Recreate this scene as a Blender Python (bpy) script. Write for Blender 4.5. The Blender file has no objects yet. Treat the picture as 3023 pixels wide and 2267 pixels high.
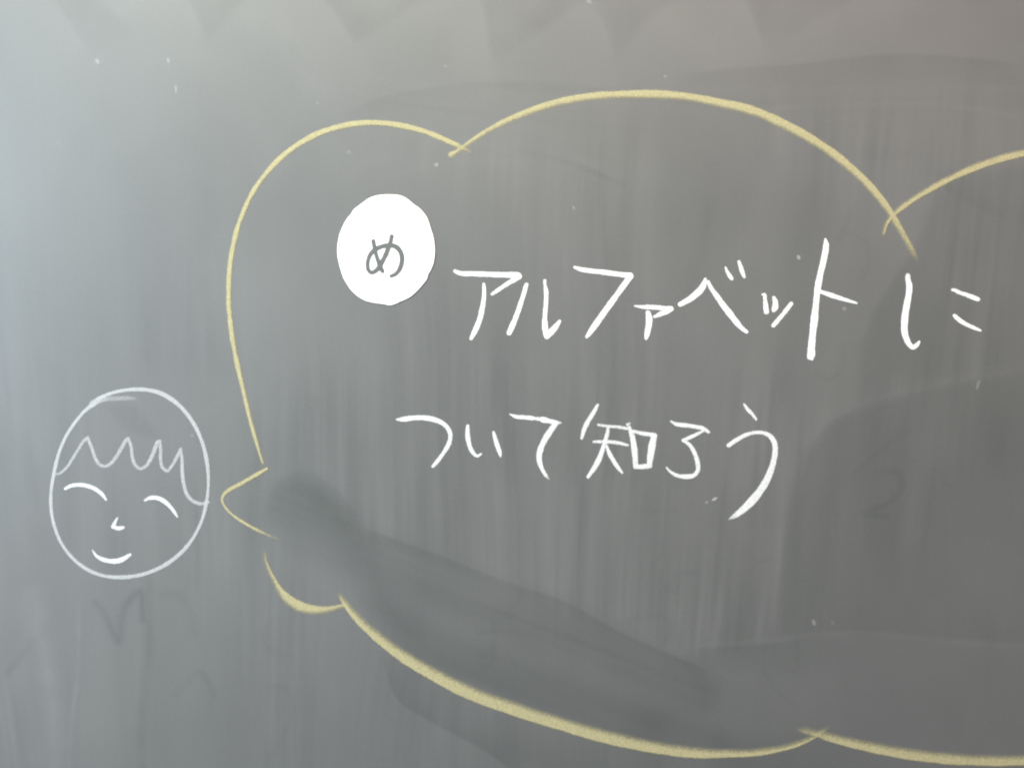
import bpy, math
import numpy as np
from mathutils import Vector

# ------------------------------------------------------------------ camera, lights, exposure
S = 1.0 / 3023.0            # metres on the board for one unit of the drawing plan (board strip in view is 1 m wide)
ZC = 1.40                   # height of the middle of the view above the floor
sc = bpy.context.scene
cam_d = bpy.data.cameras.new("camera")
cam_d.sensor_width = 36.0
cam_d.lens = 28.0
cam_d.clip_start = 0.01
cam_d.clip_end = 50.0
cam_d.dof.use_dof = True            # the phone's focus sits a little behind the board: everything is slightly soft
cam_d.dof.focus_distance = 0.85
cam_d.dof.aperture_fstop = 1.6
cam = bpy.data.objects.new("camera", cam_d)
sc.collection.objects.link(cam)
cam.location = (0.0, -28.0 / 36.0, ZC)
cam.rotation_euler = (math.radians(90), 0, 0)
sc.camera = cam

world = bpy.data.worlds.new("World")
sc.world = world
world.use_nodes = True
bg = world.node_tree.nodes["Background"]
bg.inputs[0].default_value = (1.0, 0.87, 0.95, 1)
bg.inputs[1].default_value = 0.254

def area(name, loc, target, sx, sy, power, col):
    d = bpy.data.lights.new(name, 'AREA')
    d.shape = 'RECTANGLE'; d.size = sx; d.size_y = sy
    d.energy = power; d.color = col
    o = bpy.data.objects.new(name, d)
    sc.collection.objects.link(o)
    o.location = loc
    o.rotation_euler = (Vector(target) - Vector(loc)).to_track_quat('-Z', 'Y').to_euler()
    return o
# classroom windows to the left behind the photographer, ceiling tubes above
area("window_light", (-1.9, -1.2, 1.9), (-0.2, 0, 1.4), 1.5, 1.5, 78, (0.70, 0.86, 1.0))
area("ceiling_light", (-0.6, -1.3, 2.9), (0, 0, 1.4), 2.0, 0.6, 62, (0.98, 1.0, 0.85))
area("warm_bounce_fill", (0.8, -1.2, 3.0), (0, 0, 1.4), 2.0, 0.6, 14, (1.0, 0.30, 0.12))  # added orange fill, stands in for warm light bounced off the room

sc.view_settings.view_transform = 'Standard'
sc.view_settings.look = 'None'
sc.view_settings.exposure = 0.0
sc.view_settings.gamma = 1.0

# ------------------------------------------------------------------ helpers
def X(px): return (px - 1511.5) * S
def Z(py): return ZC + (1133.5 - py) * S

class Tile:                               # sketch plan sheets: offset and scale on the board plan
    def __init__(self, x0, y0, k): self.x0, self.y0, self.k = x0, y0, k
    def __call__(self, pts):
        out = []
        for p in pts:
            w = p[2] if len(p) > 2 else 20
            d = p[3] if len(p) > 3 else 1.0
            out.append((self.x0 + p[0] * self.k, self.y0 + p[1] * self.k, w * self.k, d))
        return out
A = Tile(100, 1100, 600 / 1531); B = Tile(950, 550, 400 / 1659)
C = Tile(1300, 700, 600 / 2212); D = Tile(1800, 650, 600 / 2212)
E = Tile(2350, 650, 673 / 2212); F = Tile(1100, 1150, 650 / 2212)
G = Tile(1650, 1150, 700 / 2212); H = Tile(600, 1330, 600 / 1914)
k9 = 900 / 2212
I = Tile(600, 250, k9); J = Tile(1300, 200, k9); K = Tile(2123, 200, k9); L = Tile(600, 700, k9)
M = Tile(700, 1592, k9); N = Tile(1500, 1592, k9); O = Tile(2123, 1592, k9)
VK = 3023 / 2212

def resample(pts, step=1.5):
    """Catmull-Rom through points (x, y, width, density)"""
    P = np.array(pts, float)
    if len(P) < 2: return P
    Q = np.vstack([2 * P[0] - P[1], P, 2 * P[-1] - P[-2]])
    out = []
    for i in range(1, len(Q) - 2):
        p0, p1, p2, p3 = Q[i - 1], Q[i], Q[i + 1], Q[i + 2]
        l = np.hypot(*(p2 - p1)[:2])
        n = max(2, int(l / step))
        t = np.linspace(0, 1, n, endpoint=False)[:, None]
        # centripetal-ish tangents limited by segment length keep corners tight
        l0 = max(np.hypot(*(p1 - p0)[:2]), 1e-3); l2 = max(np.hypot(*(p3 - p2)[:2]), 1e-3); l1 = max(l, 1e-3)
        m1 = ((p1 - p0) / l0 * l1 + (p2 - p1) / l1 * l0) / (l0 + l1) * l1
        m2 = ((p2 - p1) / l1 * l2 + (p3 - p2) / l2 * l1) / (l1 + l2) * l1
        out.append((2*t**3-3*t**2+1)*p1 + (t**3-2*t**2+t)*m1 + (-2*t**3+3*t**2)*p2 + (t**3-t**2)*m2)
    out.append(P[-1][None])
    R = np.vstack(out)
    R[:, 2] = np.maximum(R[:, 2], 1.0); R[:, 3] = np.clip(R[:, 3], 0, 1.2)
    return R

def smooth(a, b, x):
    t = np.clip((x - a) / (b - a), 0, 1)
    return t * t * (3 - 2 * t)

rng = np.random.default_rng(7)
def vnoise(u, v, seed):
    """smooth value noise on the plan"""
    r = np.random.default_rng(seed); T = r.random((256, 256))
    iu = np.floor(u).astype(int); iv = np.floor(v).astype(int)
    fu = u - iu; fv = v - iv
    fu = fu * fu * (3 - 2 * fu); fv = fv * fv * (3 - 2 * fv)
    g = lambda a, b: T[a % 256, b % 256]
    return ((g(iu, iv) * (1 - fu) + g(iu + 1, iv) * fu) * (1 - fv)
            + (g(iu, iv + 1) * (1 - fu) + g(iu + 1, iv + 1) * fu) * fv)

def link(o, parent=None):
    sc.collection.objects.link(o)
    if parent is not None: o.parent = parent
    return o

def tag(o, label, cat, group=None):
    o["label"] = label; o["category"] = cat
    if group: o["group"] = group
    return o

def empty(name, px, py):
    o = bpy.data.objects.new(name, None)
    o.empty_display_size = 0.02
    o.location = (X(px), 0, Z(py))
    return link(o)

def add_attr(me, name, vals):
    a = me.attributes.new(name, 'FLOAT', 'POINT')
    a.data.foreach_set("value", np.ascontiguousarray(vals, dtype=np.float32))

layer = [0]
def chalk(name, paths, mat, parent=None, soft=(3.5, 3.5), height=0.00035, cell=2.0, base=0.0001, org=None, thin=1.0):
    """One chalk deposit: a low mound of powder that follows the stroke, thin at its rim.
    paths: list of point lists that run into each other; soft: feather on the left / right of the travel direction."""
    R = [resample(p) for p in paths]
    allp = np.vstack(R)
    pad = max(soft) + 5
    x0 = allp[:, 0].min() - allp[:, 2].max() / 2 - pad; x1 = allp[:, 0].max() + allp[:, 2].max() / 2 + pad
    y0 = allp[:, 1].min() - allp[:, 2].max() / 2 - pad; y1 = allp[:, 1].max() + allp[:, 2].max() / 2 + pad
    nx = int((x1 - x0) / cell) + 2; ny = int((y1 - y0) / cell) + 2
    cov = np.zeros((ny, nx))
    sal = int(rng.integers(1, 9999))
    for r in R:
        tang = np.gradient(r[:, :2], axis=0) if len(r) > 1 else np.array([[1.0, 0.0]])
        tang /= np.maximum(np.linalg.norm(tang, axis=1), 1e-6)[:, None]
        best = np.full((ny, nx), -1e3)
        # a hand does not press evenly: the width wanders a little along the way
        s = np.arange(len(r)) * 1.5
        wob = (vnoise(s / 34.0, s * 0 + 3.3, sal) - 0.5) * 2.0 + (vnoise(s / 9.0, s * 0 + 8.1, sal + 1) - 0.5) * 1.0
        for i in range(len(r)):
            px, py, w, d = r[i]
            rad = thin * w / 2 + wob[i] * min(1.0, w / 14)
            reach = rad + pad
            a0 = max(0, int((px - reach - x0) / cell)); a1 = min(nx, int((px + reach - x0) / cell) + 2)
            b0 = max(0, int((py - reach - y0) / cell)); b1 = min(ny, int((py + reach - y0) / cell) + 2)
            gx = x0 + np.arange(a0, a1) * cell - px
            gy = y0 + np.arange(b0, b1) * cell - py
            dx, dy = np.meshgrid(gx, gy)
            dist = np.hypot(dx, dy)
            side = (tang[i, 0] * dy - tang[i, 1] * dx) / np.maximum(dist, 1e-3)   # >0 right of travel (plan y runs down)
            sf = soft[0] + (soft[1] - soft[0]) * (side * 0.5 + 0.5)
            c = smooth(-0.45, 0.55, (rad - dist) / sf) * d
            # blunt the maximum by nearest sample: keep the highest cover
            sub = cov[b0:b1, a0:a1]
            np.maximum(sub, c, out=sub)
    keep = cov > 0.004
    cell_keep = keep[:-1, :-1] | keep[1:, :-1] | keep[:-1, 1:] | keep[1:, 1:]
    jy, jx = np.nonzero(cell_keep)
    use = np.zeros((ny, nx), bool)
    for oy in (0, 1):
        for ox in (0, 1): use[jy + oy, jx + ox] = True
    idx = -np.ones((ny, nx), int)
    vy, vx = np.nonzero(use)
    idx[vy, vx] = np.arange(len(vy))
    layer[0] += 1
    off = base + (layer[0] % 7) * 0.00001
    c = cov[vy, vx]
    ppx = x0 + vx * cell; ppy = y0 + vy * cell
    grit = (vnoise(ppx / 2.3, ppy / 2.3, sal + 5) - 0.5) * 0.00012
    h = off + height * np.sqrt(np.clip(c, 0, 1)) + grit * c
    if org is None and parent is None:
        org = (allp[:, 0].mean(), allp[:, 1].max())
    if parent is not None: org = None
    lx, lz = (parent.location.x, parent.location.z) if parent is not None else (X(org[0]), Z(org[1]))
    co = np.stack([X(ppx) - lx, -h, Z(ppy) - lz], 1)
    faces = np.stack([idx[jy, jx], idx[jy + 1, jx], idx[jy + 1, jx + 1], idx[jy, jx + 1]], 1)
    me = bpy.data.meshes.new(name)
    me.from_pydata(co.tolist(), [], faces.tolist())
    add_attr(me, "cover", c)
    me.materials.append(mat)
    me.shade_smooth()
    o = bpy.data.objects.new(name, me)
    if parent is None: o.location = (lx, 0, lz)
    return link(o, parent)

# ------------------------------------------------------------------ materials
def new_mat(name):
    m = bpy.data.materials.new(name); m.use_nodes = True
    nt = m.node_tree; nt.nodes.clear()
    out = nt.nodes.new("ShaderNodeOutputMaterial")
    return m, nt, out

def node(nt, kind, **kw):
    n = nt.nodes.new(kind)
    for k, v in kw.items():
        if hasattr(n, k): setattr(n, k, v)
    return n

def chalk_mat(name, col, grain=0.5, opacity=1.0, scale=900):
    m, nt, out = new_mat(name)
    L_ = nt.links.new
    at = node(nt, "ShaderNodeAttribute"); at.attribute_name = "cover"
    tc = node(nt, "ShaderNodeNewGeometry")
    no = node(nt, "ShaderNodeTexNoise"); no.inputs["Scale"].default_value = scale
    no.inputs["Detail"].default_value = 3; no.inputs["Roughness"].default_value = 0.65
    L_(tc.outputs["Position"], no.inputs["Vector"])
    # powder catches on the board's tooth: grain bites most where the cover is thin
    inv = node(nt, "ShaderNodeMath", operation='SUBTRACT'); inv.inputs[0].default_value = 1.25; L_(at.outputs["Fac"], inv.inputs[1])
    mul = node(nt, "ShaderNodeMath", operation='MULTIPLY'); L_(inv.outputs[0], mul.inputs[0]); L_(at.outputs["Fac"], mul.inputs[1])
    ce = node(nt, "ShaderNodeMath", operation='SUBTRACT'); L_(no.outputs["Fac"], ce.inputs[0]); ce.inputs[1].default_value = 0.5
    g = node(nt, "ShaderNodeMath", operation='MULTIPLY'); L_(ce.outputs[0], g.inputs[0]); L_(mul.outputs[0], g.inputs[1])
    g2 = node(nt, "ShaderNodeMath", operation='MULTIPLY_ADD'); L_(g.outputs[0], g2.inputs[0]); g2.inputs[1].default_value = grain * 6; L_(at.outputs["Fac"], g2.inputs[2])
    op = node(nt, "ShaderNodeMath", operation='MULTIPLY'); op.use_clamp = True; L_(g2.outputs[0], op.inputs[0]); op.inputs[1].default_value = opacity
    pb = node(nt, "ShaderNodeBsdfPrincipled")
    pb.inputs["Roughness"].default_value = 1.0
    pb.inputs["Specular IOR Level"].default_value = 0.1
    mix = node(nt, "ShaderNodeMix", data_type='RGBA')
    no2 = node(nt, "ShaderNodeTexNoise"); no2.inputs["Scale"].default_value = 260; no2.inputs["Detail"].default_value = 4
    L_(tc.outputs["Position"], no2.inputs["Vector"])
    L_(no2.outputs["Fac"], mix.inputs[0])
    mix.inputs[6].default_value = tuple(c * 0.90 for c in col) + (1,)
    mix.inputs[7].default_value = tuple(min(1, c * 1.10) for c in col) + (1,)
    L_(mix.outputs[2], pb.inputs["Base Color"])
    tr = node(nt, "ShaderNodeBsdfTransparent")
    ms = node(nt, "ShaderNodeMixShader")
    L_(op.outputs[0], ms.inputs[0]); L_(tr.outputs[0], ms.inputs[1]); L_(pb.outputs[0], ms.inputs[2])
    L_(ms.outputs[0], out.inputs[0])
    return m

WHITE = chalk_mat("white_chalk", (0.84, 0.86, 0.86), grain=0.50, opacity=1.0, scale=560)
DIM_WHITE = chalk_mat("dim_white_chalk", (0.74, 0.77, 0.77), grain=0.55, opacity=0.90, scale=560)  # lower line's white chalk, weaker light on it put into the colour
FACE = chalk_mat("light_white_chalk", (0.68, 0.71, 0.72), grain=0.45, opacity=0.88, scale=600)
THIN = chalk_mat("thin_white_chalk", (0.60, 0.63, 0.64), grain=0.50, opacity=0.62, scale=600)
YELLOW = chalk_mat("yellow_chalk", (0.50, 0.465, 0.27), grain=0.60, opacity=0.79, scale=620)
CRUMB = chalk_mat("chalk_crumb", (0.60, 0.60, 0.59), grain=0.3, opacity=0.62)

def plain_mat(name, col, rough, spec=0.4, bump=0.0, scale=400):
    m, nt, out = new_mat(name)
    pb = node(nt, "ShaderNodeBsdfPrincipled")
    tc = node(nt, "ShaderNodeNewGeometry")
    no = node(nt, "ShaderNodeTexNoise"); no.inputs["Scale"].default_value = scale; no.inputs["Detail"].default_value = 4
    nt.links.new(tc.outputs["Position"], no.inputs["Vector"])
    mix = node(nt, "ShaderNodeMix", data_type='RGBA')
    nt.links.new(no.outputs["Fac"], mix.inputs[0])
    mix.inputs[6].default_value = tuple(c * 0.95 for c in col) + (1,)
    mix.inputs[7].default_value = tuple(min(1, c * 1.05) for c in col) + (1,)
    nt.links.new(mix.outputs[2], pb.inputs["Base Color"])
    pb.inputs["Roughness"].default_value = rough
    pb.inputs["Specular IOR Level"].default_value = spec
    if bump:
        bu = node(nt, "ShaderNodeBump"); bu.inputs["Strength"].default_value = bump; bu.inputs["Distance"].default_value = 0.0002
        nt.links.new(no.outputs["Fac"], bu.inputs["Height"]); nt.links.new(bu.outputs[0], pb.inputs["Normal"])
    nt.links.new(pb.outputs[0], out.inputs[0])
    return m
CARD = plain_mat("white_magnet_sheet", (0.88, 0.88, 0.87), 0.55, 0.4, 0.1, 300)

def ink_mat():
    m, nt, out = new_mat("grey_marker_ink")
    at = node(nt, "ShaderNodeAttribute"); at.attribute_name = "cover"
    pb = node(nt, "ShaderNodeBsdfPrincipled")
    pb.inputs["Base Color"].default_value = (0.108, 0.120, 0.116, 1); pb.inputs["Roughness"].default_value = 0.6
    tr = node(nt, "ShaderNodeBsdfTransparent"); ms = node(nt, "ShaderNodeMixShader")
    nt.links.new(at.outputs["Fac"], ms.inputs[0]); nt.links.new(tr.outputs[0], ms.inputs[1]); nt.links.new(pb.outputs[0], ms.inputs[2])
    nt.links.new(ms.outputs[0], out.inputs[0])
    return m
INK = ink_mat()

def board_mat():
    m, nt, out = new_mat("dusty_green_chalkboard")
    L_ = nt.links.new
    at = node(nt, "ShaderNodeAttribute"); at.attribute_name = "dust"
    geo = node(nt, "ShaderNodeNewGeometry")
    n1 = node(nt, "ShaderNodeTexNoise"); n1.inputs["Scale"].default_value = 330; n1.inputs["Detail"].default_value = 5; n1.inputs["Roughness"].default_value = 0.7
    L_(geo.outputs["Position"], n1.inputs["Vector"])
    mp = node(nt, "ShaderNodeMapping"); mp.inputs["Scale"].default_value = (150, 150, 5)
    L_(geo.outputs["Position"], mp.inputs["Vector"])
    n2 = node(nt, "ShaderNodeTexNoise"); n2.inputs["Scale"].default_value = 1.0; n2.inputs["Detail"].default_value = 3
    L_(mp.outputs[0], n2.inputs["Vector"])
    a1 = node(nt, "ShaderNodeMath", operation='MULTIPLY_ADD'); L_(n1.outputs["Fac"], a1.inputs[0]); a1.inputs[1].default_value = 0.05; L_(at.outputs["Fac"], a1.inputs[2])
    a2 = node(nt, "ShaderNodeMath", operation='MULTIPLY_ADD'); L_(n2.outputs["Fac"], a2.inputs[0]); a2.inputs[1].default_value = 0.008; L_(a1.outputs[0], a2.inputs[2])
    a3 = node(nt, "ShaderNodeMath", operation='SUBTRACT'); a3.use_clamp = True; L_(a2.outputs[0], a3.inputs[0]); a3.inputs[1].default_value = 0.029
    mix = node(nt, "ShaderNodeMix", data_type='RGBA')
    L_(a3.outputs[0], mix.inputs[0])
    mix.inputs[6].default_value = (0.0435, 0.0535, 0.051, 1)      # board paint
    mix.inputs[7].default_value = (0.66, 0.65, 0.65, 1)         # chalk dust
    pb = node(nt, "ShaderNodeBsdfPrincipled")
    L_(mix.outputs[2], pb.inputs["Base Color"])
    pb.inputs["Roughness"].default_value = 0.5
    pb.inputs["Specular IOR Level"].default_value = 0.5
    L_(pb.outputs[0], out.inputs[0])
    return m

# ------------------------------------------------------------------ the chalkboard with its dust
def seg_dist(x, y, pts):
    """distance to a polyline and the side (cross product sign) of the nearest piece"""
    best = np.full(x.shape, 1e9); side = np.zeros(x.shape)
    for (ax, ay), (bx, by) in zip(pts[:-1], pts[1:]):
        vx, vy = bx - ax, by - ay
        l2 = vx * vx + vy * vy + 1e-9
        t = np.clip(((x - ax) * vx + (y - ay) * vy) / l2, 0, 1)
        qx, qy = x - ax - t * vx, y - ay - t * vy
        d = np.hypot(qx, qy)
        s = vx * qy - vy * qx
        up = d < best
        best = np.where(up, d, best); side = np.where(up, s, side)
    return best, side

def inside(x, y, pts):
    c = np.zeros(x.shape, bool)
    n = len(pts)
    for i in range(n):
        (ax, ay), (bx, by) = pts[i], pts[(i + 1) % n]
        if ay == by: continue
        cr = ((ay > y) != (by > y)) & (x < (bx - ax) * (y - ay) / (by - ay) + ax)
        c ^= cr
    return c

def curve(pts, step=25):
    return resample([(p[0], p[1], 10, 1) for p in pts], step)[:, :2]

def build_board():
    cell = 4.0
    inner_x = np.arange(-40, 3064, cell); inner_y = np.arange(-40, 2308, cell)
    g = np.cumsum(6 * 1.16 ** np.arange(32)); g = g[g < 1800]
    xs = np.concatenate([-40 - g[::-1], inner_x, inner_x[-1] + g])
    ys = np.concatenate([-40 - g[::-1], inner_y, inner_y[-1] + g])
    px, py = np.meshgrid(xs, ys)
    u = np.clip(px / VK, -400, 2700); v = np.clip(py / VK, -400, 2100)     # dust plan, 2212 x 1659 units
    d = np.full(px.shape, 0.150)

    def patch(pts, amp, soft, worn=False):
        nonlocal d
        xs_ = [p[0] for p in pts]; ys_ = [p[1] for p in pts]
        m = (u > min(xs_) - soft) & (u < max(xs_) + soft) & (v > min(ys_) - soft) & (v < max(ys_) + soft)
        if not m.any(): return
        uu, vv = u[m], v[m]
        dist, _ = seg_dist(uu, vv, list(pts) + [pts[0]])
        sd = np.where(inside(uu, vv, pts), dist, -dist)
        f = smooth(-soft / 2, soft / 2, sd)
        if worn: f = f * (0.5 + 1.0 * vnoise(uu / 55, vv / 55, int(abs(pts[1][0])))) * smooth(150, 20, vv + 0 * uu)**0.5
        d[m] += 1.3 * amp * f

    def line(pts, amp, w, soft=None, fade=True):
        nonlocal d
        c = curve(pts, 12)
        soft = soft or w * 0.7
        r = w / 2 + soft
        m = (u > c[:, 0].min() - r) & (u < c[:, 0].max() + r) & (v > c[:, 1].min() - r) & (v < c[:, 1].max() + r)
        if not m.any(): return
        dist, _ = seg_dist(u[m], v[m], c)
        f = smooth(soft, -soft, dist - w / 2)
        if fade: f = f * (0.45 + 0.9 * vnoise(u[m] / 34, v[m] / 34, int(abs(pts[0][0]) + 3)))
        d[m] += 1.45 * amp * f

    def edge(pts, amp, reach, right=True):
        """one-sided: crisp at the line and running out over `reach` on one side of it"""
        nonlocal d
        c = curve(pts, 20)
        m = (u > c[:, 0].min() - reach) & (u < c[:, 0].max() + reach) & (v > c[:, 1].min() - reach) & (v < c[:, 1].max() + reach)
        if not m.any(): return
        dist, side = seg_dist(u[m], v[m], c)
        sg = side if right else -side
        sd = np.where(sg > 0, dist, -dist)
        t0 = np.hypot(u[m] - c[0, 0], v[m] - c[0, 1]); t1 = np.hypot(u[m] - c[-1, 0], v[m] - c[-1, 1])
        ends = smooth(0, reach * 0.5, np.minimum(t0, t1))
        d[m] += 1.35 * amp * smooth(-4, 6, sd) * np.exp(-np.clip(sd, 0, None) / (reach * 0.38)) * ends

    def mask(pts, soft):
        dist, _ = seg_dist(u, v, list(pts) + [pts[0]])
        return smooth(-soft / 2, soft / 2, np.where(inside(u, v, pts), dist, -dist))
    rim = [(700, 1040), (774, 1135), (822, 1153), (929, 1189), (1078, 1250), (1227, 1302), (1346, 1367), (1441, 1409), (1536, 1451)]
    field = [(2700, 640), (2212, 800), (2100, 820), (2000, 842), (1850, 884), (1785, 920), (1740, 985), (1710, 1080), (1690, 1200), (1676, 1380), (1840, 1372), (2212, 1392), (2700, 1420)]
    band = mask(rim + [(1560, 1480), (1540, 1560), (1600, 1640), (1400, 1610), (1150, 1540), (950, 1450), (850, 1370), (760, 1270), (640, 1200), (572, 1117), (590, 1052), (649, 1022)], 60)
    lower = mask([(1480, 1430), (1560, 1400), (1732, 1380), (1911, 1375), (2060, 1388), (2700, 1420), (2700, 2100), (1500, 2100), (1540, 1560)], 40)
    fieldm = mask(field, 34)
    still = np.clip(1 - 0.85 * band - 0.9 * lower - 0.55 * fieldm, 0, 1)

    # broad unevenness of the wiped film and downward eraser streaks
    d += (vnoise(u / 330 + 3.1, v / 300 + 1.7, 11) - 0.5) * 0.030
    d += (vnoise(u / 120 + 9.2, v / 160 + 4.2, 12) - 0.5) * 0.016
    d += (vnoise(u / 46 + 1.2, v / 60 + 4.9, 13) - 0.5) * 0.007
    low = smooth(250, 430, v + 0.06 * u) * still                      # streaks only below the sideways wiped top strip
    us = u + 0.10 * (v - 800) * smooth(900, 1900, u) - 0.10 * (v - 900) * smooth(500, 0, u)
    lean = 26 * (vnoise(u / 210 + 2, v / 420, 26) - 0.5)               # no two wipes run quite parallel
    us2 = us + lean * 2
    much = low * (0.15 + 1.35 * smooth(0.35, 0.8, vnoise(u / 150 + 6, v / 230 + 3, 25))) * (0.42 + 0.58 * np.maximum(smooth(560, 1000, v), 0.7 * smooth(600, 900, u)))
    d += much * (vnoise(us2 / 30, v / 380 + 7, 21) - 0.5) * 0.032
    d += much * (vnoise(us2 / 12, v / 190 + 2, 22) - 0.5) * 0.017
    d += much * (vnoise(us2 / 5, v / 120 + 2, 27) - 0.5) * 0.008
    d += low * (vnoise(us2 / 85, v / 700 + 5, 23) - 0.5) * 0.020
    d += 0.026 * smooth(900, 1300, v) * smooth(620, 250, u) * smooth(1900, 1500, v)
    d -= 0.010 * smooth(430, 620, u) * smooth(330, 480, v) * smooth(2000, 1750, u)      # inside the bubble the board was wiped cleaner
    d += low * smooth(520, 700, u) * smooth(1750, 1500, u) * smooth(600, 850, v) * (vnoise(us2 / 7, v / 300 + 1, 28) - 0.5) * 0.013
    mid = smooth(1180, 1320, us) * smooth(1720, 1600, us) * smooth(960, 1090, v) * smooth(1420, 1330, v) * still
    d += mid * (vnoise(us / 9, v / 260, 24) - 0.5) * 0.024
    # sideways wiped strip across the top
    top = 1 - smooth(250, 430, v + 0.06 * u)
    w_ = v + 0.00007 * (u - 1900) ** 2
    d += top * smooth(120, 220, v) * smooth(600, 1000, u) * (vnoise(u / 620, w_ / 13, 31) - 0.5) * 0.022

    # zigzag eraser marks along the top edge
    for pts, amp in (
        ([(109, -10), (150, 50), (198, 124), (240, 92), (282, 66), (251, 36), (198, -10)], -0.016),
        ([(198, -10), (331, -10), (258, 38)], 0.016),
        ([(404, -10), (427, 40), (447, 88), (490, 46), (536, -10)], -0.024),
        ([(696, -10), (732, 40), (768, 96), (831, 53), (930, -10)], -0.020),
        ([(1041, -10), (1050, 50), (1057, 99), (1066, 141), (1112, 106), (1195, 50), (1275, -10)], -0.022),
        ([(1283, -10), (1317, 73), (1330, 134), (1393, 50), (1470, -10)], -0.020),
        ([(1610, -10), (1632, 50), (1656, 124), (1745, 60), (1860, -10)], -0.018)):
        patch(pts, amp * 0.85, 26, True)
    for pts in ([(404, -10), (427, 40), (450, 92)], [(1041, -10), (1057, 99), (1066, 145)], [(1268, 0), (1300, 45), (1330, 134)],
                [(1607, -10), (1632, 50), (1658, 128)], [(118, 0), (165, 70), (198, 122)], [(700, -10), (735, 45), (770, 100)]):
        edge(pts, 0.012, 85, right=True)
    line([(880, -20), (980, 60), (1030, 150)], 0.008, 60, 50)
    line([(540, 20), (640, 90), (700, 190)], 0.008, 70, 40)
    line([(630, 105), (665, 140), (698, 180)], -0.008, 12, 16)
    line([(1400, -10), (1480, 60), (1560, 110)], 0.007, 80, 50)
    line([(1700, 60), (1850, 20), (1990, -10)], 0.007, 40, 40)
    edge([(732, 250), (800, 218), (880, 198), (1013, 180), (1150, 178)], -0.016, 90, right=True)
    edge([(1440, 166), (1580, 148), (1712, 139), (1943, 116), (2230, 139)], -0.020, 190, right=True)
    line([(1646, 236), (1780, 229), (1910, 225), (2043, 228), (2230, 258)], 0.015, 5, 7)
    line([(1800, 190), (2000, 182), (2230, 196)], 0.006, 6, 8)
    line([(1830, 330), (1900, 338), (1960, 330)], -0.008, 14, 16)
    line([(1118, 325), (1219, 349), (1290, 376), (1350, 402)], -0.013, 7, 8)
    line([(1250, 345), (1310, 365)], 0.009, 10, 12)
    line([(790, 379), (856, 376), (945, 356), (1100, 352)], 0.010, 5, 8)
    line([(730, 410), (770, 365), (900, 325)], 0.005, 10, 14)

    # dark wiped path: a round start by the bubble's pointer, then a long sweep to the lower right
    d -= 0.021 * band
    along = (u * 0.38 - v) / 13.0
    d += band * (vnoise(along, (u + v) / 420, 41) - 0.5) * 0.010
    d += band * (vnoise(along / 2.6 + 4, (u + v) / 600, 42) - 0.5) * 0.016
    edge(rim[1:], -0.018, 90, right=True)
    edge([(572, 1125), (584, 1062), (649, 1018), (710, 1040), (760, 1096), (800, 1150)], -0.009, 80, right=True)
    edge([(822, 1153), (1078, 1250), (1227, 1302), (1346, 1367), (1441, 1409), (1536, 1451)], -0.010, 26, right=True)
    patch([(585, 1100), (596, 1056), (649, 1030), (700, 1048), (748, 1098), (774, 1141), (795, 1215), (760, 1230), (700, 1170), (620, 1130)], -0.009, 50)
    line([(690, 1090), (774, 1150), (800, 1224), (846, 1315), (899, 1380), (1048, 1450), (1227, 1510), (1405, 1565)], -0.017, 50, 50, fade=False)
    line([(846, 1230), (988, 1302), (1107, 1331)], -0.007, 10, 16)
    patch([(1150, 1380), (1230, 1385), (1310, 1425), (1300, 1445), (1200, 1425)], 0.008, 50)
    d -= 0.012 * lower
    patch([(1545, 1455), (1640, 1440), (1820, 1450), (1820, 1580), (1640, 1600), (1525, 1560)], 0.008, 60)
    for g in ([(1066, 1331), (1068, 1380), (1066, 1403)], [(1030, 1367), (1075, 1362), (1120, 1370)], [(1128, 1275), (1118, 1300), (1100, 1312)], [(1040, 1420), (1075, 1395), (1110, 1430)]):
        line(g, -0.009, 6, 6)
    line([(1440, 1395), (1470, 1408)], 0.012, 14, 14)
    edge([(815, 1400), (828, 1433), (857, 1510), (929, 1558), (1048, 1623), (1140, 1690)], -0.028, 190, right=False)
    d -= 0.020 * smooth(1480, 1640, v) * smooth(900, 1100, u) * smooth(2000, 1500, u)

    # right-hand wiped field
    d -= 0.027 * fieldm
    edge([(1700, 1110), (1690, 1200), (1674, 1376)], 0.012, 60, right=True)
    edge([(2212, 806), (2000, 842), (1850, 884), (1785, 920), (1740, 985)], 0.010, 110, right=True)
    patch([(2040, 380), (1976, 531), (1930, 605), (1887, 676), (1860, 760), (1850, 875), (2000, 836), (2600, 700), (2600, 300)], -0.018, 40)
    edge([(2000, 470), (1976, 531), (1930, 605), (1887, 676), (1862, 750)], 0.012, 90, right=True)
    edge([(2020, 395), (2110, 450), (2180, 480)], -0.010, 70, right=False)
    line([(1520, 1392), (1643, 1385), (1732, 1373), (1821, 1367), (1911, 1370), (2059, 1385), (2240, 1396)], 0.016, 7, 9)
    edge([(1480, 1402), (1643, 1390), (1732, 1382), (1830, 1384)], -0.012, 60, right=True)
    for x0 in (1530, 1606, 1640, 1672): line([(x0 + 12, 1150), (x0 + 4, 1260), (x0, 1372)], 0.010, 12, 16)
    for x0, a in ((1230, .010), (1340, .012), (1365, .010), (1450, .010), (1475, .012)): line([(x0 + 14, 1060), (x0 + 5, 1180), (x0 - 6, 1330)], a, 9, 14)
    line([(1545, 360), (1535, 430), (1515, 540), (1490, 640)], -0.012, 24, 26)
    line([(1660, 380), (1630, 480), (1580, 600)], 0.006, 30, 30)
    line([(1760, 400), (1730, 500), (1690, 620)], -0.006, 26, 26)

    # left-hand side: streaks below and round the face
    line([(75, 1290), (92, 1400), (110, 1500), (116, 1700)], 0.028, 30, 30)
    line([(170, 1300), (167, 1463), (155, 1552), (148, 1700)], 0.024, 5, 7)
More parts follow.
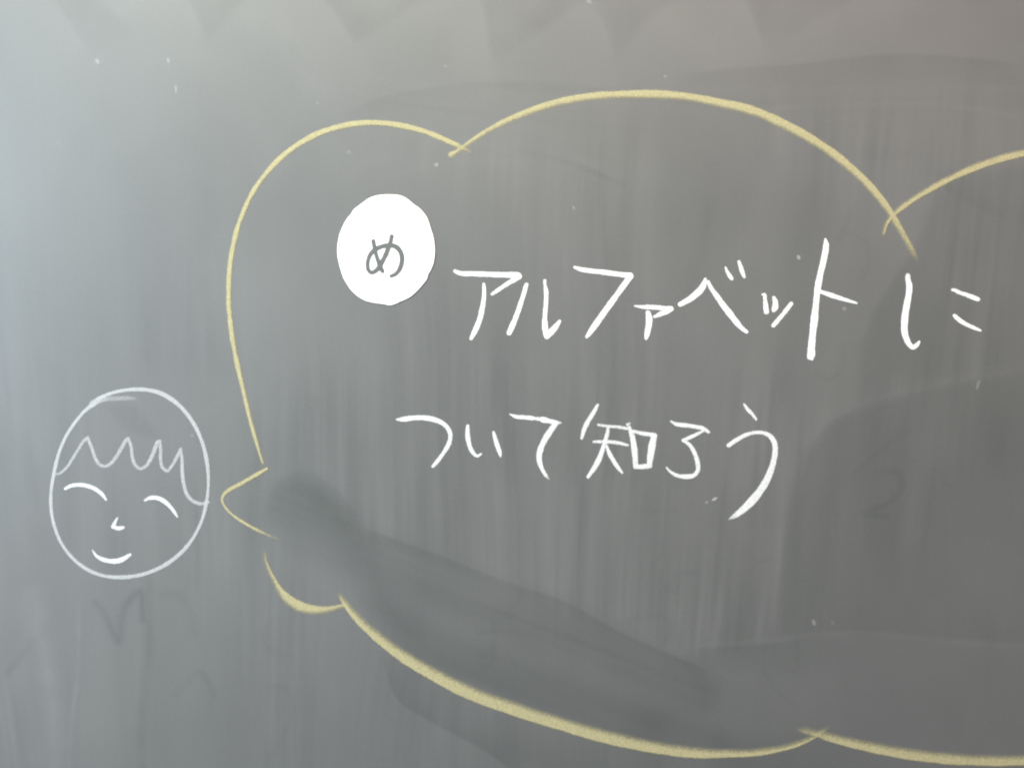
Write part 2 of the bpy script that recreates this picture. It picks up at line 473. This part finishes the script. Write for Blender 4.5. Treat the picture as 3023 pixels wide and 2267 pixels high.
    line([(185, 1255), (180, 1344), (170, 1463)], -0.006, 20, 22)
    line([(322, 1255), (322, 1340), (319, 1433), (305, 1540), (310, 1700)], -0.020, 14, 14)
    line([(297, 1400), (290, 1560)], 0.008, 12, 14)
    line([(525, 1240), (527, 1350), (528, 1450)], 0.010, 5, 7)
    line([(40, 1120), (60, 1290), (40, 1480)], 0.010, 24, 30)
    line([(448, 420), (444, 620), (452, 800), (460, 1000)], -0.010, 30, 40)
    line([(25, 700), (34, 900), (46, 1060), (80, 1120)], 0.008, 18, 26)
    line([(120, 800), (135, 980)], -0.005, 20, 26)
    patch([(236, 880), (270, 872), (300, 880), (318, 910), (345, 946), (305, 940), (272, 928), (248, 905)], -0.018, 22)
    line([(301, 860), (303, 915)], 0.012, 4, 6)
    line([(470, 1040), (500, 1120), (505, 1250)], -0.007, 40, 40)

    # ghosts of earlier writing, wiped but still readable as paler board
    for pts, a, w in (
        ([(208, 1303), (226, 1326), (241, 1358), (256, 1384), (262, 1344), (277, 1299), (301, 1278), (308, 1338)], -0.018, 10),
        ([(351, 1284), (384, 1281), (408, 1314), (420, 1367)], -0.014, 12),
        ([(18, 1451), (40, 1425), (71, 1385)], -0.014, 9),
        ([(378, 1501), (435, 1451), (464, 1501)], -0.010, 8),
        ([(436, 1455), (448, 1475), (454, 1560)], -0.008, 8),
        ([(578, 1481), (619, 1487), (628, 1537), (610, 1597), (580, 1638)], -0.014, 7),
        ([(598, 1332), (572, 1358), (572, 1391), (595, 1409), (628, 1415)], -0.011, 7),
        ([(668, 860), (689, 866), (674, 881)], -0.010, 9),
        ([(1894, 1026), (1920, 1016), (1945, 1024), (1950, 1049), (1920, 1086), (1867, 1109), (1917, 1115)], -0.016, 8),
        ([(1953, 930), (1900, 975), (1844, 1023)], -0.009, 7),
        ([(2029, 1016), (2040, 1036), (2056, 1049)], -0.009, 8),
        ([(1821, 748), (1818, 798), (1788, 821), (1765, 808)], -0.016, 7),
        ([(1821, 501), (1851, 510), (1875, 533), (1878, 569), (1857, 605)], -0.014, 8),
        ([(1839, 462), (1828, 488), (1815, 518)], -0.014, 9),
        ([(1775, 460), (1772, 500)], -0.010, 8),
        ([(1428, 1171), (1428, 1198), (1410, 1222)], -0.014, 7),
        ([(1473, 1236), (1502, 1236)], -0.014, 6),
        ([(1461, 1230), (1461, 1281), (1443, 1266)], -0.013, 6),
        ([(1636, 1211), (1675, 1208)], -0.016, 6),
        ([(1357, 1341), (1410, 1329), (1446, 1335), (1449, 1361), (1434, 1391)], -0.012, 7),
        ([(1723, 1373), (1720, 1433), (1714, 1451)], -0.013, 6),
        ([(1649, 1445), (1678, 1492), (1720, 1525)], -0.013, 7),
        ([(1060, 1390), (1066, 1420), (1050, 1440)], -0.009, 7),
        ([(1862, 1310), (1850, 1350)], -0.007, 7),
        ([(1375, 1100), (1460, 1102)], -0.010, 8),
        ([(1530, 1130), (1530, 1180)], -0.008, 7)):
        line(pts, a * (1.8 if pts[0][0] == 208 else 1.1 if pts[0][0] < 460 else 0.8), w * 1.2, w * 1.1)
    d = np.clip(d, 0.02, 0.6)

    ny, nx = px.shape
    T = 0.022
    co = np.stack([X(px).ravel(), np.zeros(px.size), Z(py).ravel()], 1)
    idx = np.arange(px.size).reshape(ny, nx)
    faces = np.stack([idx[:-1, :-1], idx[1:, :-1], idx[1:, 1:], idx[:-1, 1:]], -1).reshape(-1, 4).tolist()
    # bevelled rim and back so that the panel is a solid sheet
    ring = np.concatenate([idx[0, :-1], idx[:-1, -1], idx[-1, :0:-1], idx[:0:-1, 0]])
    cx, cz = 0.0, ZC
    n0 = px.size
    rc = co[ring]
    r1 = rc.copy(); r1[:, 1] = 0.003; r1[:, 0] += np.sign(rc[:, 0] - cx) * 0.003; r1[:, 2] += np.sign(rc[:, 2] - cz) * 0.003
    r2 = r1.copy(); r2[:, 1] = T
    co = np.vstack([co, r1, r2])
    nr = len(ring)
    for i in range(nr):
        j = (i + 1) % nr
        faces.append((int(ring[i]), int(ring[j]), n0 + j, n0 + i))
        faces.append((n0 + i, n0 + j, n0 + nr + j, n0 + nr + i))
    faces.append(tuple(range(n0 + nr, n0 + 2 * nr)))
    me = bpy.data.meshes.new("chalkboard")
    me.from_pydata(co.tolist(), [], faces)
    add_attr(me, "dust", np.concatenate([d.ravel(), np.full(2 * nr, 0.15)]))
    me.materials.append(board_mat())
    o = link(bpy.data.objects.new("chalkboard", me))
    tag(o, "dark grey-green chalkboard clouded with wiped chalk dust and eraser streaks, behind all the writing", "chalkboard")
    return o
build_board()

# ------------------------------------------------------------------ the smiling face
f = tag(empty("face_drawing", 383, 1705), "white chalk drawing of a smiling face with zigzag fringe, left of the bubble", "chalk drawing")
chalk("face_outline", [A([(768,196,26,.18),(720,193,34,.42),(640,195,36,.48),(560,199,34,.52),(500,212,34,.75),(450,240,32),(390,287,27),(310,380,26),(240,490,26),(190,610,27),
    (160,730,27),(138,850,26),(130,960,26),(140,1080,27),(165,1180,27),(205,1275,26),(270,1370,26),(350,1445,28),(440,1500,28),(540,1532,28),(650,1541,30),
    (770,1530,31),(880,1500,32),(990,1448,32),(1090,1375,31),(1170,1290,29),(1230,1195,28),(1275,1090,28),(1300,985,27),(1315,870,26),(1315,760,27),
    (1300,640,28),(1275,540,28),(1235,440,29),(1180,345,29),(1110,260,30),(1030,195,32),(940,150,33),(850,131,31),(750,128,28),(650,140,27),(560,165,28),(490,198,30),(430,230,24,.6)])],
    THIN, f)
chalk("hair_fringe", [A([(160,768,16,.7),(200,757,20,.8),(245,720,22,.8),(290,655,23,.8),(340,575,23,.8),(380,515,24,.8),(408,493,26,.85)]),
    A([(408,493,26,.85),(440,570,26,.85),(468,650,25,.85),(500,695,24,.8),(535,706,24,.8),(575,690,26,.8),(620,640,27,.8),(665,565,28,.8),(700,508,28,.85),(714,497,24,.85)]),
    A([(714,497,24,.85),(735,560,26,.85),(745,640,26,.85),(765,695,26,.8),(805,724,24,.75),(845,705,26,.8),(885,645,28,.85),(920,560,30,.85),(940,520,28,.85),(953,517,22,.85)]),
    A([(953,520,22,.85),(957,580,26,.85),(957,650,26,.85),(972,715,24,.85),(1005,741,24,.85),(1040,705,24,.85),(1080,635,24,.85),(1108,578,24,.85)]),
    A([(1108,578,24,.85),(1118,650,26,.9),(1120,740,27,.95),(1132,840,27,.95),(1160,925,26,.9),(1205,970,26,.9),(1260,988,26,.85),(1316,975,22,.85)])], THIN, f)
chalk("eye", [A([(238,874,20,.95),(290,850,28),(350,845,31),(410,855,31),(470,880,29),(515,915,26),(545,955,18,.9)])], FACE, f)
chalk("eye", [A([(838,962,18,.9),(870,946,26),(920,942,29),(970,960,31),(1020,1000,29),(1060,1050,26),(1082,1085,16,.9)])], FACE, f)
chalk("nose", [A([(630,1097,16,.8),(612,1130,24),(599,1158,30)]), A([(599,1160,30),(640,1172,31),(674,1166,28,.95)])], FACE, f)
chalk("mouth", [A([(445,1340,13,.85),(475,1380,24),(520,1405,31),(580,1419,38),(640,1416,40),(690,1395,32),(727,1370,20,.9)])], FACE, f)

# ------------------------------------------------------------------ the speech bubble
b = tag(empty("speech_bubble", 1700, 2200), "large yellow chalk speech bubble with scalloped outline drawn round the two lines of writing", "chalk drawing")
ya = dict(height=0.0003, thin=0.92)
chalk("bubble_arc", [I([(1940,492,18,.25),(1905,472,24,.55),(1860,450,30,.85),(1750,400,38),(1600,340,41),(1450,302,41),(1300,281,41),(1200,278,41),(1080,288,43),(960,315,45),(850,350,46),(740,405,45),
    (640,470,43),(550,545,40),(470,630,38),(400,720,36),(340,820,36),(290,930,36),(250,1040,36),(222,1150,37),(200,1270,38),(188,1400,38)])
    + L([(185,400,38),(186,500,38),(196,600,38),(210,720,38),(235,860,36),(265,1000,34),(300,1150,32),(335,1300,30),(370,1430,27),(405,1550,23),(433,1640,18)])],
    YELLOW, b, soft=(7, 5), **ya)
chalk("bubble_arc", [J([(78,632,44),(84,629,42),(112,613,30),(160,580,25),(230,530,30),(330,465,34),(450,400,38),(570,347,42),(700,297,46),(850,252,50),(1000,222,52),(1150,203,54),(1300,195,55),(1450,192,57),(1600,195,60),(1750,206,59),(1900,229,60),(2050,261,62)])
    + K([(130,281,63),(280,325,64),(430,392,66),(580,467,64),(720,550,62),(850,640,62),(970,740,58),(1080,845,58),(1170,950,54),(1250,1060,50),(1310,1165,46,.9),(1370,1270,42,.75),(1410,1345,38,.45),(1432,1390,30,.12)])],
    YELLOW, b, soft=(6, 15), **ya)
chalk("bubble_arc", [K([(1195,1205,20),(1210,1150,24),(1240,1097,27),(1290,1047,34),(1400,965,38),(1530,885,42),(1680,805,46),(1830,738,50),(1980,683,52),(2130,640,54),(2260,615,54),(2420,592,54),(2600,585,54)])],
    YELLOW, b, soft=(13, 6), **ya)
chalk("bubble_tail", [H([(600,172,30),(540,205,36),(440,262,38),(340,320,39),(250,368,39),(198,412,34),(179,455,25),(195,510,24),(240,570,26),(310,630,28),(400,688,30),(490,737,31,.95),(590,785,28,.6),(650,811,24,.4),(715,835,18,.1)])],
    YELLOW, b, soft=(5, 5), **ya)
chalk("bubble_arc", [H([(585,955,20,.2),(585,990,22,.55),(592,1030,22,.9),(625,1120,28),(675,1220,36),(735,1320,60),(800,1392,84),(880,1446,92),(960,1478,88),(1060,1494,72),(1160,1491,50),(1260,1470,36),(1340,1450,30)])],
    YELLOW, b, soft=(7, 18), **ya)
chalk("bubble_arc", [M([(738,398,14,.3),(752,420,20,.7),(775,455,28),(830,530,46),(920,625,58),(1030,722,70),(1160,822,78),(1300,912,84),(1450,997,88),(1620,1085,94),(1800,1162,94),(1980,1222,94)])
    + N([(160,1273,92),(350,1331,90),(550,1393,92),(780,1453,88),(1000,1500,84),(1250,1540,76),(1450,1556,66)])
    + O([(60,1554,58),(200,1554,52),(400,1529,42),(550,1493,33),(680,1438,23),(740,1400,16,.9),(800,1358,9,.2)])],
    YELLOW, b, soft=(24, 6), **ya)
chalk("bubble_arc", [O([(560,1374,22,.08),(600,1382,34,.4),(680,1403,44,.7),(780,1432,54,.9),(900,1465,60),(1050,1500,68),(1250,1540,74),(1450,1571,78),(1650,1593,78),(1850,1605,75),(2050,1608,71),(2212,1605,70),(2400,1592,64),(2600,1565,60)])],
    YELLOW, b, soft=(24, 6), **ya)

# ------------------------------------------------------------------ the white disc
def disc():
    pts = [(860,103),(960,115),(1030,145),(1080,180),(1130,225),(1190,265),(1245,320),(1290,385),(1315,450),(1340,530),(1365,610),(1380,690),(1387,780),(1382,870),
        (1368,950),(1335,1030),(1305,1085),(1290,1135),(1250,1190),(1200,1250),(1140,1310),(1080,1360),(1020,1390),(950,1420),(895,1445),(820,1460),(770,1448),(690,1438),
        (600,1422),(540,1405),(470,1370),(400,1315),(345,1255),(310,1200),(275,1145),(250,1080),(225,1000),(205,920),(190,830),(192,740),(205,650),(225,570),(255,500),
        (290,430),(320,385),(355,345),(390,290),(440,250),(500,205),(570,155),(650,122),(730,108),(800,103)]
    P = np.array([(p[0], p[1]) for p in B(pts)])
    R = resample([(a, b_, 5, 1) for a, b_ in np.vstack([P, P[:1]])], 5)[:-1, :2]
    c = R.mean(0)
    root = empty("magnet_disc", c[0], R[:, 1].max())
    lz = root.location.z; lx = root.location.x
    n = len(R)
    prof = [(0.0, 1.0), (-0.0006, 1.0), (-0.0008, 1 - 0.0002 / (150 * S)), (-0.0008, 0.9)]
    co = []; faces = []
    for y, s in prof:
        q = c + (R - c) * s
        co += [(X(a) - lx, y, Z(b_) - lz) for a, b_ in q]
    for k in range(len(prof) - 1):
        for i in range(n):
            j = (i + 1) % n
            faces.append((k * n + i, k * n + j, (k + 1) * n + j, (k + 1) * n + i))
    faces.append(tuple(range((len(prof) - 1) * n, len(prof) * n)))
    faces.append(tuple(range(n - 1, -1, -1)))
    me = bpy.data.meshes.new("sheet"); me.from_pydata(co, [], faces); me.materials.append(CARD)
    import bmesh
    bm = bmesh.new(); bm.from_mesh(me); bmesh.ops.recalc_face_normals(bm, faces=bm.faces[:]); bm.to_mesh(me); bm.free()
    link(bpy.data.objects.new("sheet", me), root)
    tag(root, "white hand-cut disc marked with a grey character, left of the upper line", "magnet")
    s1 = [(633,674,36),(645,740,38),(665,830,40),(690,910,42),(715,980,44),(745,1043,38)]
    s1 = [(a, b_, w_ * 1.2) for a, b_, w_ in s1]
    s2 = [(857,617,42),(845,680,42),(820,750,46),(790,830,46),(750,910,46),(705,990,48),(660,1040,48),(610,1060,44),(578,1035,42),(563,980,42),(569,910,42),(597,840,44),(640,790,46),(700,755,46),(770,733,48),
          (850,726,50),(915,748,50),(962,800,50),(983,870,50),(978,950,48),(950,1025,46),(905,1078,42),(850,1103,34)]
    s2 = [(a, b_, w_ * 1.2) for a, b_, w_ in s2]
    chalk("marker_stroke", [B(s1)], INK, root, soft=(3, 3), height=0.00003, base=0.00086)
    chalk("marker_stroke", [B(s2)], INK, root, soft=(3, 3), height=0.00003, base=0.00086)
disc()

# ------------------------------------------------------------------ the writing
def glyph(name, label, strokes, group, mat=WHITE):
    if len(strokes) == 1:
        return tag(chalk(name, strokes[0], mat), label, "chalk writing", group)
    pts = np.array([p[:2] for st in strokes for path in st for p in path])
    e = tag(empty(name, pts[:, 0].mean(), pts[:, 1].max()), label, "chalk writing", group)
    for st in strokes: chalk("chalk_stroke", st, mat, e)
    return e
G1 = "characters of the upper line of chalk writing"
G2 = "characters of the lower line of chalk writing"
ch = "chalk_character"
glyph(ch, "white chalk character with barred hook over a curved leg, first right of the white disc", [
    [C([(160,373,32),(200,391,44),(350,401,50),(500,407,54),(650,412,56),(780,414,58),(852,414,50)]),
     C([(862,430,50),(850,435,56),(815,462,52),(760,492,46),(690,537,42),(620,585,38),(565,622,32,.95)])],
    [C([(473,512,28),(478,570,40),(474,670,46),(456,780,51),(432,890,56),(395,985,53),(360,1060,46),(335,1106,32)])]], G1)
glyph(ch, "white chalk character of a slanted bar beside a tick-shaped stroke, between the two hooked ones", [
    [C([(940,518,40),(930,545,46),(915,600,47),(880,710,50),(840,830,55),(800,930,58),(770,1000,60),(750,1043,52)])],
    [C([(1138,476,36,.85),(1138,490,36,.85),(1141,530,30,.85),(1150,575,40),(1152,680,42),(1145,780,47),(1138,880,54),(1140,980,58),(1149,1050,56),(1160,1085,56)]),
     C([(1160,1087,54),(1195,1045,66),(1250,985,54),(1280,945,42),(1300,915,26)])]], G1)
glyph(ch, "white chalk character like a large wide seven, single stroke in the upper line", [
    [C([(1463,331,28),(1520,351,44),(1620,368,50),(1740,381,56),(1860,396,56),(1980,412,56),(2065,421,64)]),
     C([(2070,425,66),(2025,488,62),(1950,592,62),(1870,702,66),(1790,812,68),(1720,910,64),(1650,1010,54),(1595,1087,32)])]], G1)
glyph(ch, "small white chalk barred character tucked low after the large seven shape", [
    [D([(275,935,20),(340,945,36),(440,948,44),(540,955,48),(620,965,54),(668,966,56)]), D([(665,970,56),(620,995,62),(560,1020,48),(525,1037,38),(488,1052,28)])],
    [D([(418,1010,46),(428,1055,64),(427,1130,66),(415,1200,58),(405,1250,46),(396,1287,32)])]], G1)
glyph(ch, "white chalk peak-shaped character with two short ticks above its long slope", [
    [D([(1040,645,28),(1030,690,52),(1000,747,68),(940,807,68),(870,862,62),(810,896,54),(768,918,50)])],
    [D([(1072,672,32),(1100,735,46),(1160,820,56),(1230,920,60),(1300,1010,62),(1370,1100,61),(1430,1170,56),(1490,1217,40)])],
    [D([(1260,515,16),(1282,568,34),(1308,610,42),(1328,638,38)])], [D([(1408,458,36),(1425,510,44),(1448,580,44),(1466,620,30)])]], G1)
glyph(ch, "small white chalk character of three short dashes, just left of the tallest bar", [
    [D([(1660,812,18),(1682,812,32),(1690,860,38),(1697,930,56),(1705,998,60)])], [D([(1786,843,32),(1802,890,52),(1803,930,58),(1796,960,56),(1785,980,42)])],
    [D([(1976,910,40),(1930,970,46),(1870,1045,48),(1810,1115,52),(1780,1150,48)])]], G1)
glyph(ch, "tallest white chalk character, a long upright bar with a short arm to the right", [
    [E([(285,185,18),(291,235,50),(270,380,58),(235,530,60),(210,660,60),(195,800,64),(178,960,66),(160,1120,66),(148,1250,66),(142,1318,64),(128,1335,34)]), E([(142,1300,60),(152,1345,36)])],
    [E([(235,694,34),(310,720,44),(400,750,45),(480,775,38),(585,806,22)])]], G1)
glyph(ch, "white chalk hooked upright beside two short slanted dashes, last of the upper line", [
    [E([(1085,540,46,.72),(1085,570,50,.85),(1098,640,56),(1092,730,56),(1075,820,60),(1060,910,64),(1052,1000,66),(1052,1080,62),(1070,1150,56),(1100,1207,52),(1135,1235,46),(1170,1213,42),(1197,1178,18)])],
    [E([(1515,678,28,.9),(1540,680,36,.9),(1570,698,40,.92),(1640,722,40,.95),(1700,745,42,.95),(1765,770,36,.95)])],
    [E([(1538,930,36),(1590,975,44),(1650,1012,40),(1720,1043,36),(1788,1072,24)])]], G1)
glyph(ch, "white chalk character of one broad rounded hook, first of the lower line", [
    [F([(245,300,22,.75),(290,300,40),(400,287,46),(510,284,50),(610,300,50),(690,330,46),(750,380,42),(782,450,40),(775,520,40),(740,595,40),(690,670,40),(640,735,38),(606,772,32)])]], G2, DIM_WHITE)
glyph(ch, "small white chalk character of two near-upright strokes, second of the lower line", [
    [F([(957,366,34),(955,440,46),(965,520,48),(985,590,46),(1015,640,42),(1055,668,34),(1092,646,22)])],
    [F([(1216,430,28),(1235,500,42),(1260,580,45),(1280,640,36),(1287,672,16)])]], G2, DIM_WHITE)
glyph(ch, "white chalk character with a flat top and long backward curve, third of the lower line", [
    [F([(1376,246,8),(1430,270,34),(1530,280,40),(1625,290,40),(1643,292,30,.9),(1652,293,26,.8),(1660,294,40),(1672,296,30,.85),(1682,297,26,.8),(1692,299,40),(1780,318,44),(1840,332,46),(1894,335,12)]),
     F([(1842,342,46),(1790,412,56),(1735,497,60),(1695,582,58),(1675,660,56),(1680,730,50),(1705,800,42),(1740,860,32,.9),(1775,900,12,.5)])]], G2, DIM_WHITE)
glyph(ch, "dense white chalk character of many strokes and a small box, in lower line", [
    [G([(362,145,24),(320,222,34),(270,302,40),(237,370,40),(214,452,28)])], [G([(368,329,20,.85),(450,341,27,.88),(560,351,30,.88),(645,366,28,.88)])],
    [G([(326,487,24,.85),(420,487,29,.9),(520,492,33,.9),(590,506,34,.9),(645,520,24,.85)])],
    [G([(462,345,26,.9),(450,420,34,.95),(426,500,40),(405,570,45),(370,660,48),(325,740,42),(273,814,32)])],
    [G([(445,525,28),(470,592,36),(515,672,36),(555,732,32),(592,777,20)])],
    [G([(640,328,34,.7),(662,315,22,.6)]), G([(658,350,32,.95),(680,420,48,.95),(700,520,54,.97),(711,620,56,.97),(716,706,50,.97)])],
    [G([(690,388,28,.9),(780,410,34,.95),(885,424,40)]), G([(890,432,50),(870,520,62),(856,610,62),(846,690,52)])],
    [G([(710,722,34,.95),(780,719,44,.95),(850,712,40,.97)])]], G2, DIM_WHITE)
glyph(ch, "white chalk character shaped like a flat-topped three, beside the dense one in the lower line", [
    [G([(1045,297,18,.9),(1090,321,36),(1190,335,40),(1290,350,42),(1350,366,44),(1398,398,28,.95)]), G([(1348,385,28,.95),(1260,430,34),(1162,474,38)]),
     G([(1165,478,30),(1225,522,36),(1265,590,40),(1294,680,48),(1294,760,44),(1262,798,42),(1180,812,40),(1100,800,36),(1040,766,28),(1004,727,14)])]], G2, DIM_WHITE)
glyph(ch, "white chalk character of a huge sweeping curve under one dash, ending the lower line", [
    [G([(1728,138,18),(1765,190,36),(1800,226,34),(1840,278,22)])],
    [G([(1583,521,42),(1650,475,42),(1730,430,40),(1820,403,36),(1900,403,34),(1965,430,44),(2008,490,50),(2018,570,52),(2005,660,54),(1975,760,60),(1925,870,66),(1850,980,72),(1770,1070,72),(1690,1142,62,.98),(1640,1178,46,.85),(1588,1208,16,.5)])]], G2, DIM_WHITE)

# ------------------------------------------------------------------ crumbs of chalk sticking to the board
def crumb(x, y, w, l, ang, dens, label):
    w *= 1.2; l *= 1.2
    dx, dy = math.cos(ang) * l / 2, math.sin(ang) * l / 2
    tag(chalk("chalk_crumb", [[(x - dx, y - dy, w * .8, dens), (x, y, w, dens), (x + dx, y + dy, w * .7, dens)]], CRUMB, soft=(6, 6), cell=1.5), label, "chalk crumb", "chalk crumbs on the board")
crumb(289,183,9,8,.9,.50, "pale chalk crumb, leftmost of the row of two near the top left corner")
crumb(498,181,9,9,1.3,.42, "pale chalk crumb, right one of the row of two near the top left corner")
crumb(520,264,8,14,1.5,.40, "upright oblong chalk crumb just below the pair near the top left corner")
crumb(938,306,8,4,.5,.30, "faint chalk crumb just above the leftmost scallop of the yellow bubble")
crumb(174,424,7,6,.2,.18, "very faint chalk crumb near the left edge, lowest of those above the face")
crumb(1740,7,10,6,.5,.40, "chalk crumb touching the top edge of the picture near the middle")
crumb(1316,197,9,4,.5,.22, "faint chalk crumb in the open board above where the first two scallops cross")
crumb(1128,233,8,4,.5,.16, "very faint chalk crumb above the crown of the leftmost scallop")
crumb(1964,227,9,4,.5,.30, "faint chalk crumb close above the crown of the largest top scallop")
crumb(1289,488,9,4,.5,.60, "bright round chalk crumb just below left of where the first two scallops cross")
crumb(1031,450,9,5,.5,.22, "faint chalk crumb inside the leftmost scallop, above the white disc")
crumb(1694,615,8,5,1.2,.28, "faint chalk crumb in the empty board above the wide seven-shaped character")
crumb(2358,761,8,6,1.2,.75, "small bright chalk crumb left of the top of the tallest character")
crumb(2493,912,9,4,.9,.35, "chalk crumb just below the short arm of the tallest character")
crumb(2087,1483,5,5,-.5,.55, "tiny round chalk crumb, left of the two beside the huge sweeping curve")
crumb(2110,1473,7,9,-.5,.9, "bright oblong chalk fleck, right of the two beside the huge sweeping curve")
crumb(2887,1136,8,18,1.9,.28, "faint slanted chalk fleck near the right edge, below the last two dashes")
crumb(2403,1838,9,9,1.3,.34, "small upright chalk crumb, left one of two in the lower right")
crumb(2458,1838,8,6,1.3,.16, "very faint chalk crumb, right one of two in the lower right")
crumb(568,1286,8,5,.5,.22, "faint chalk crumb inside the face drawing, right of the fringe's last peaks")
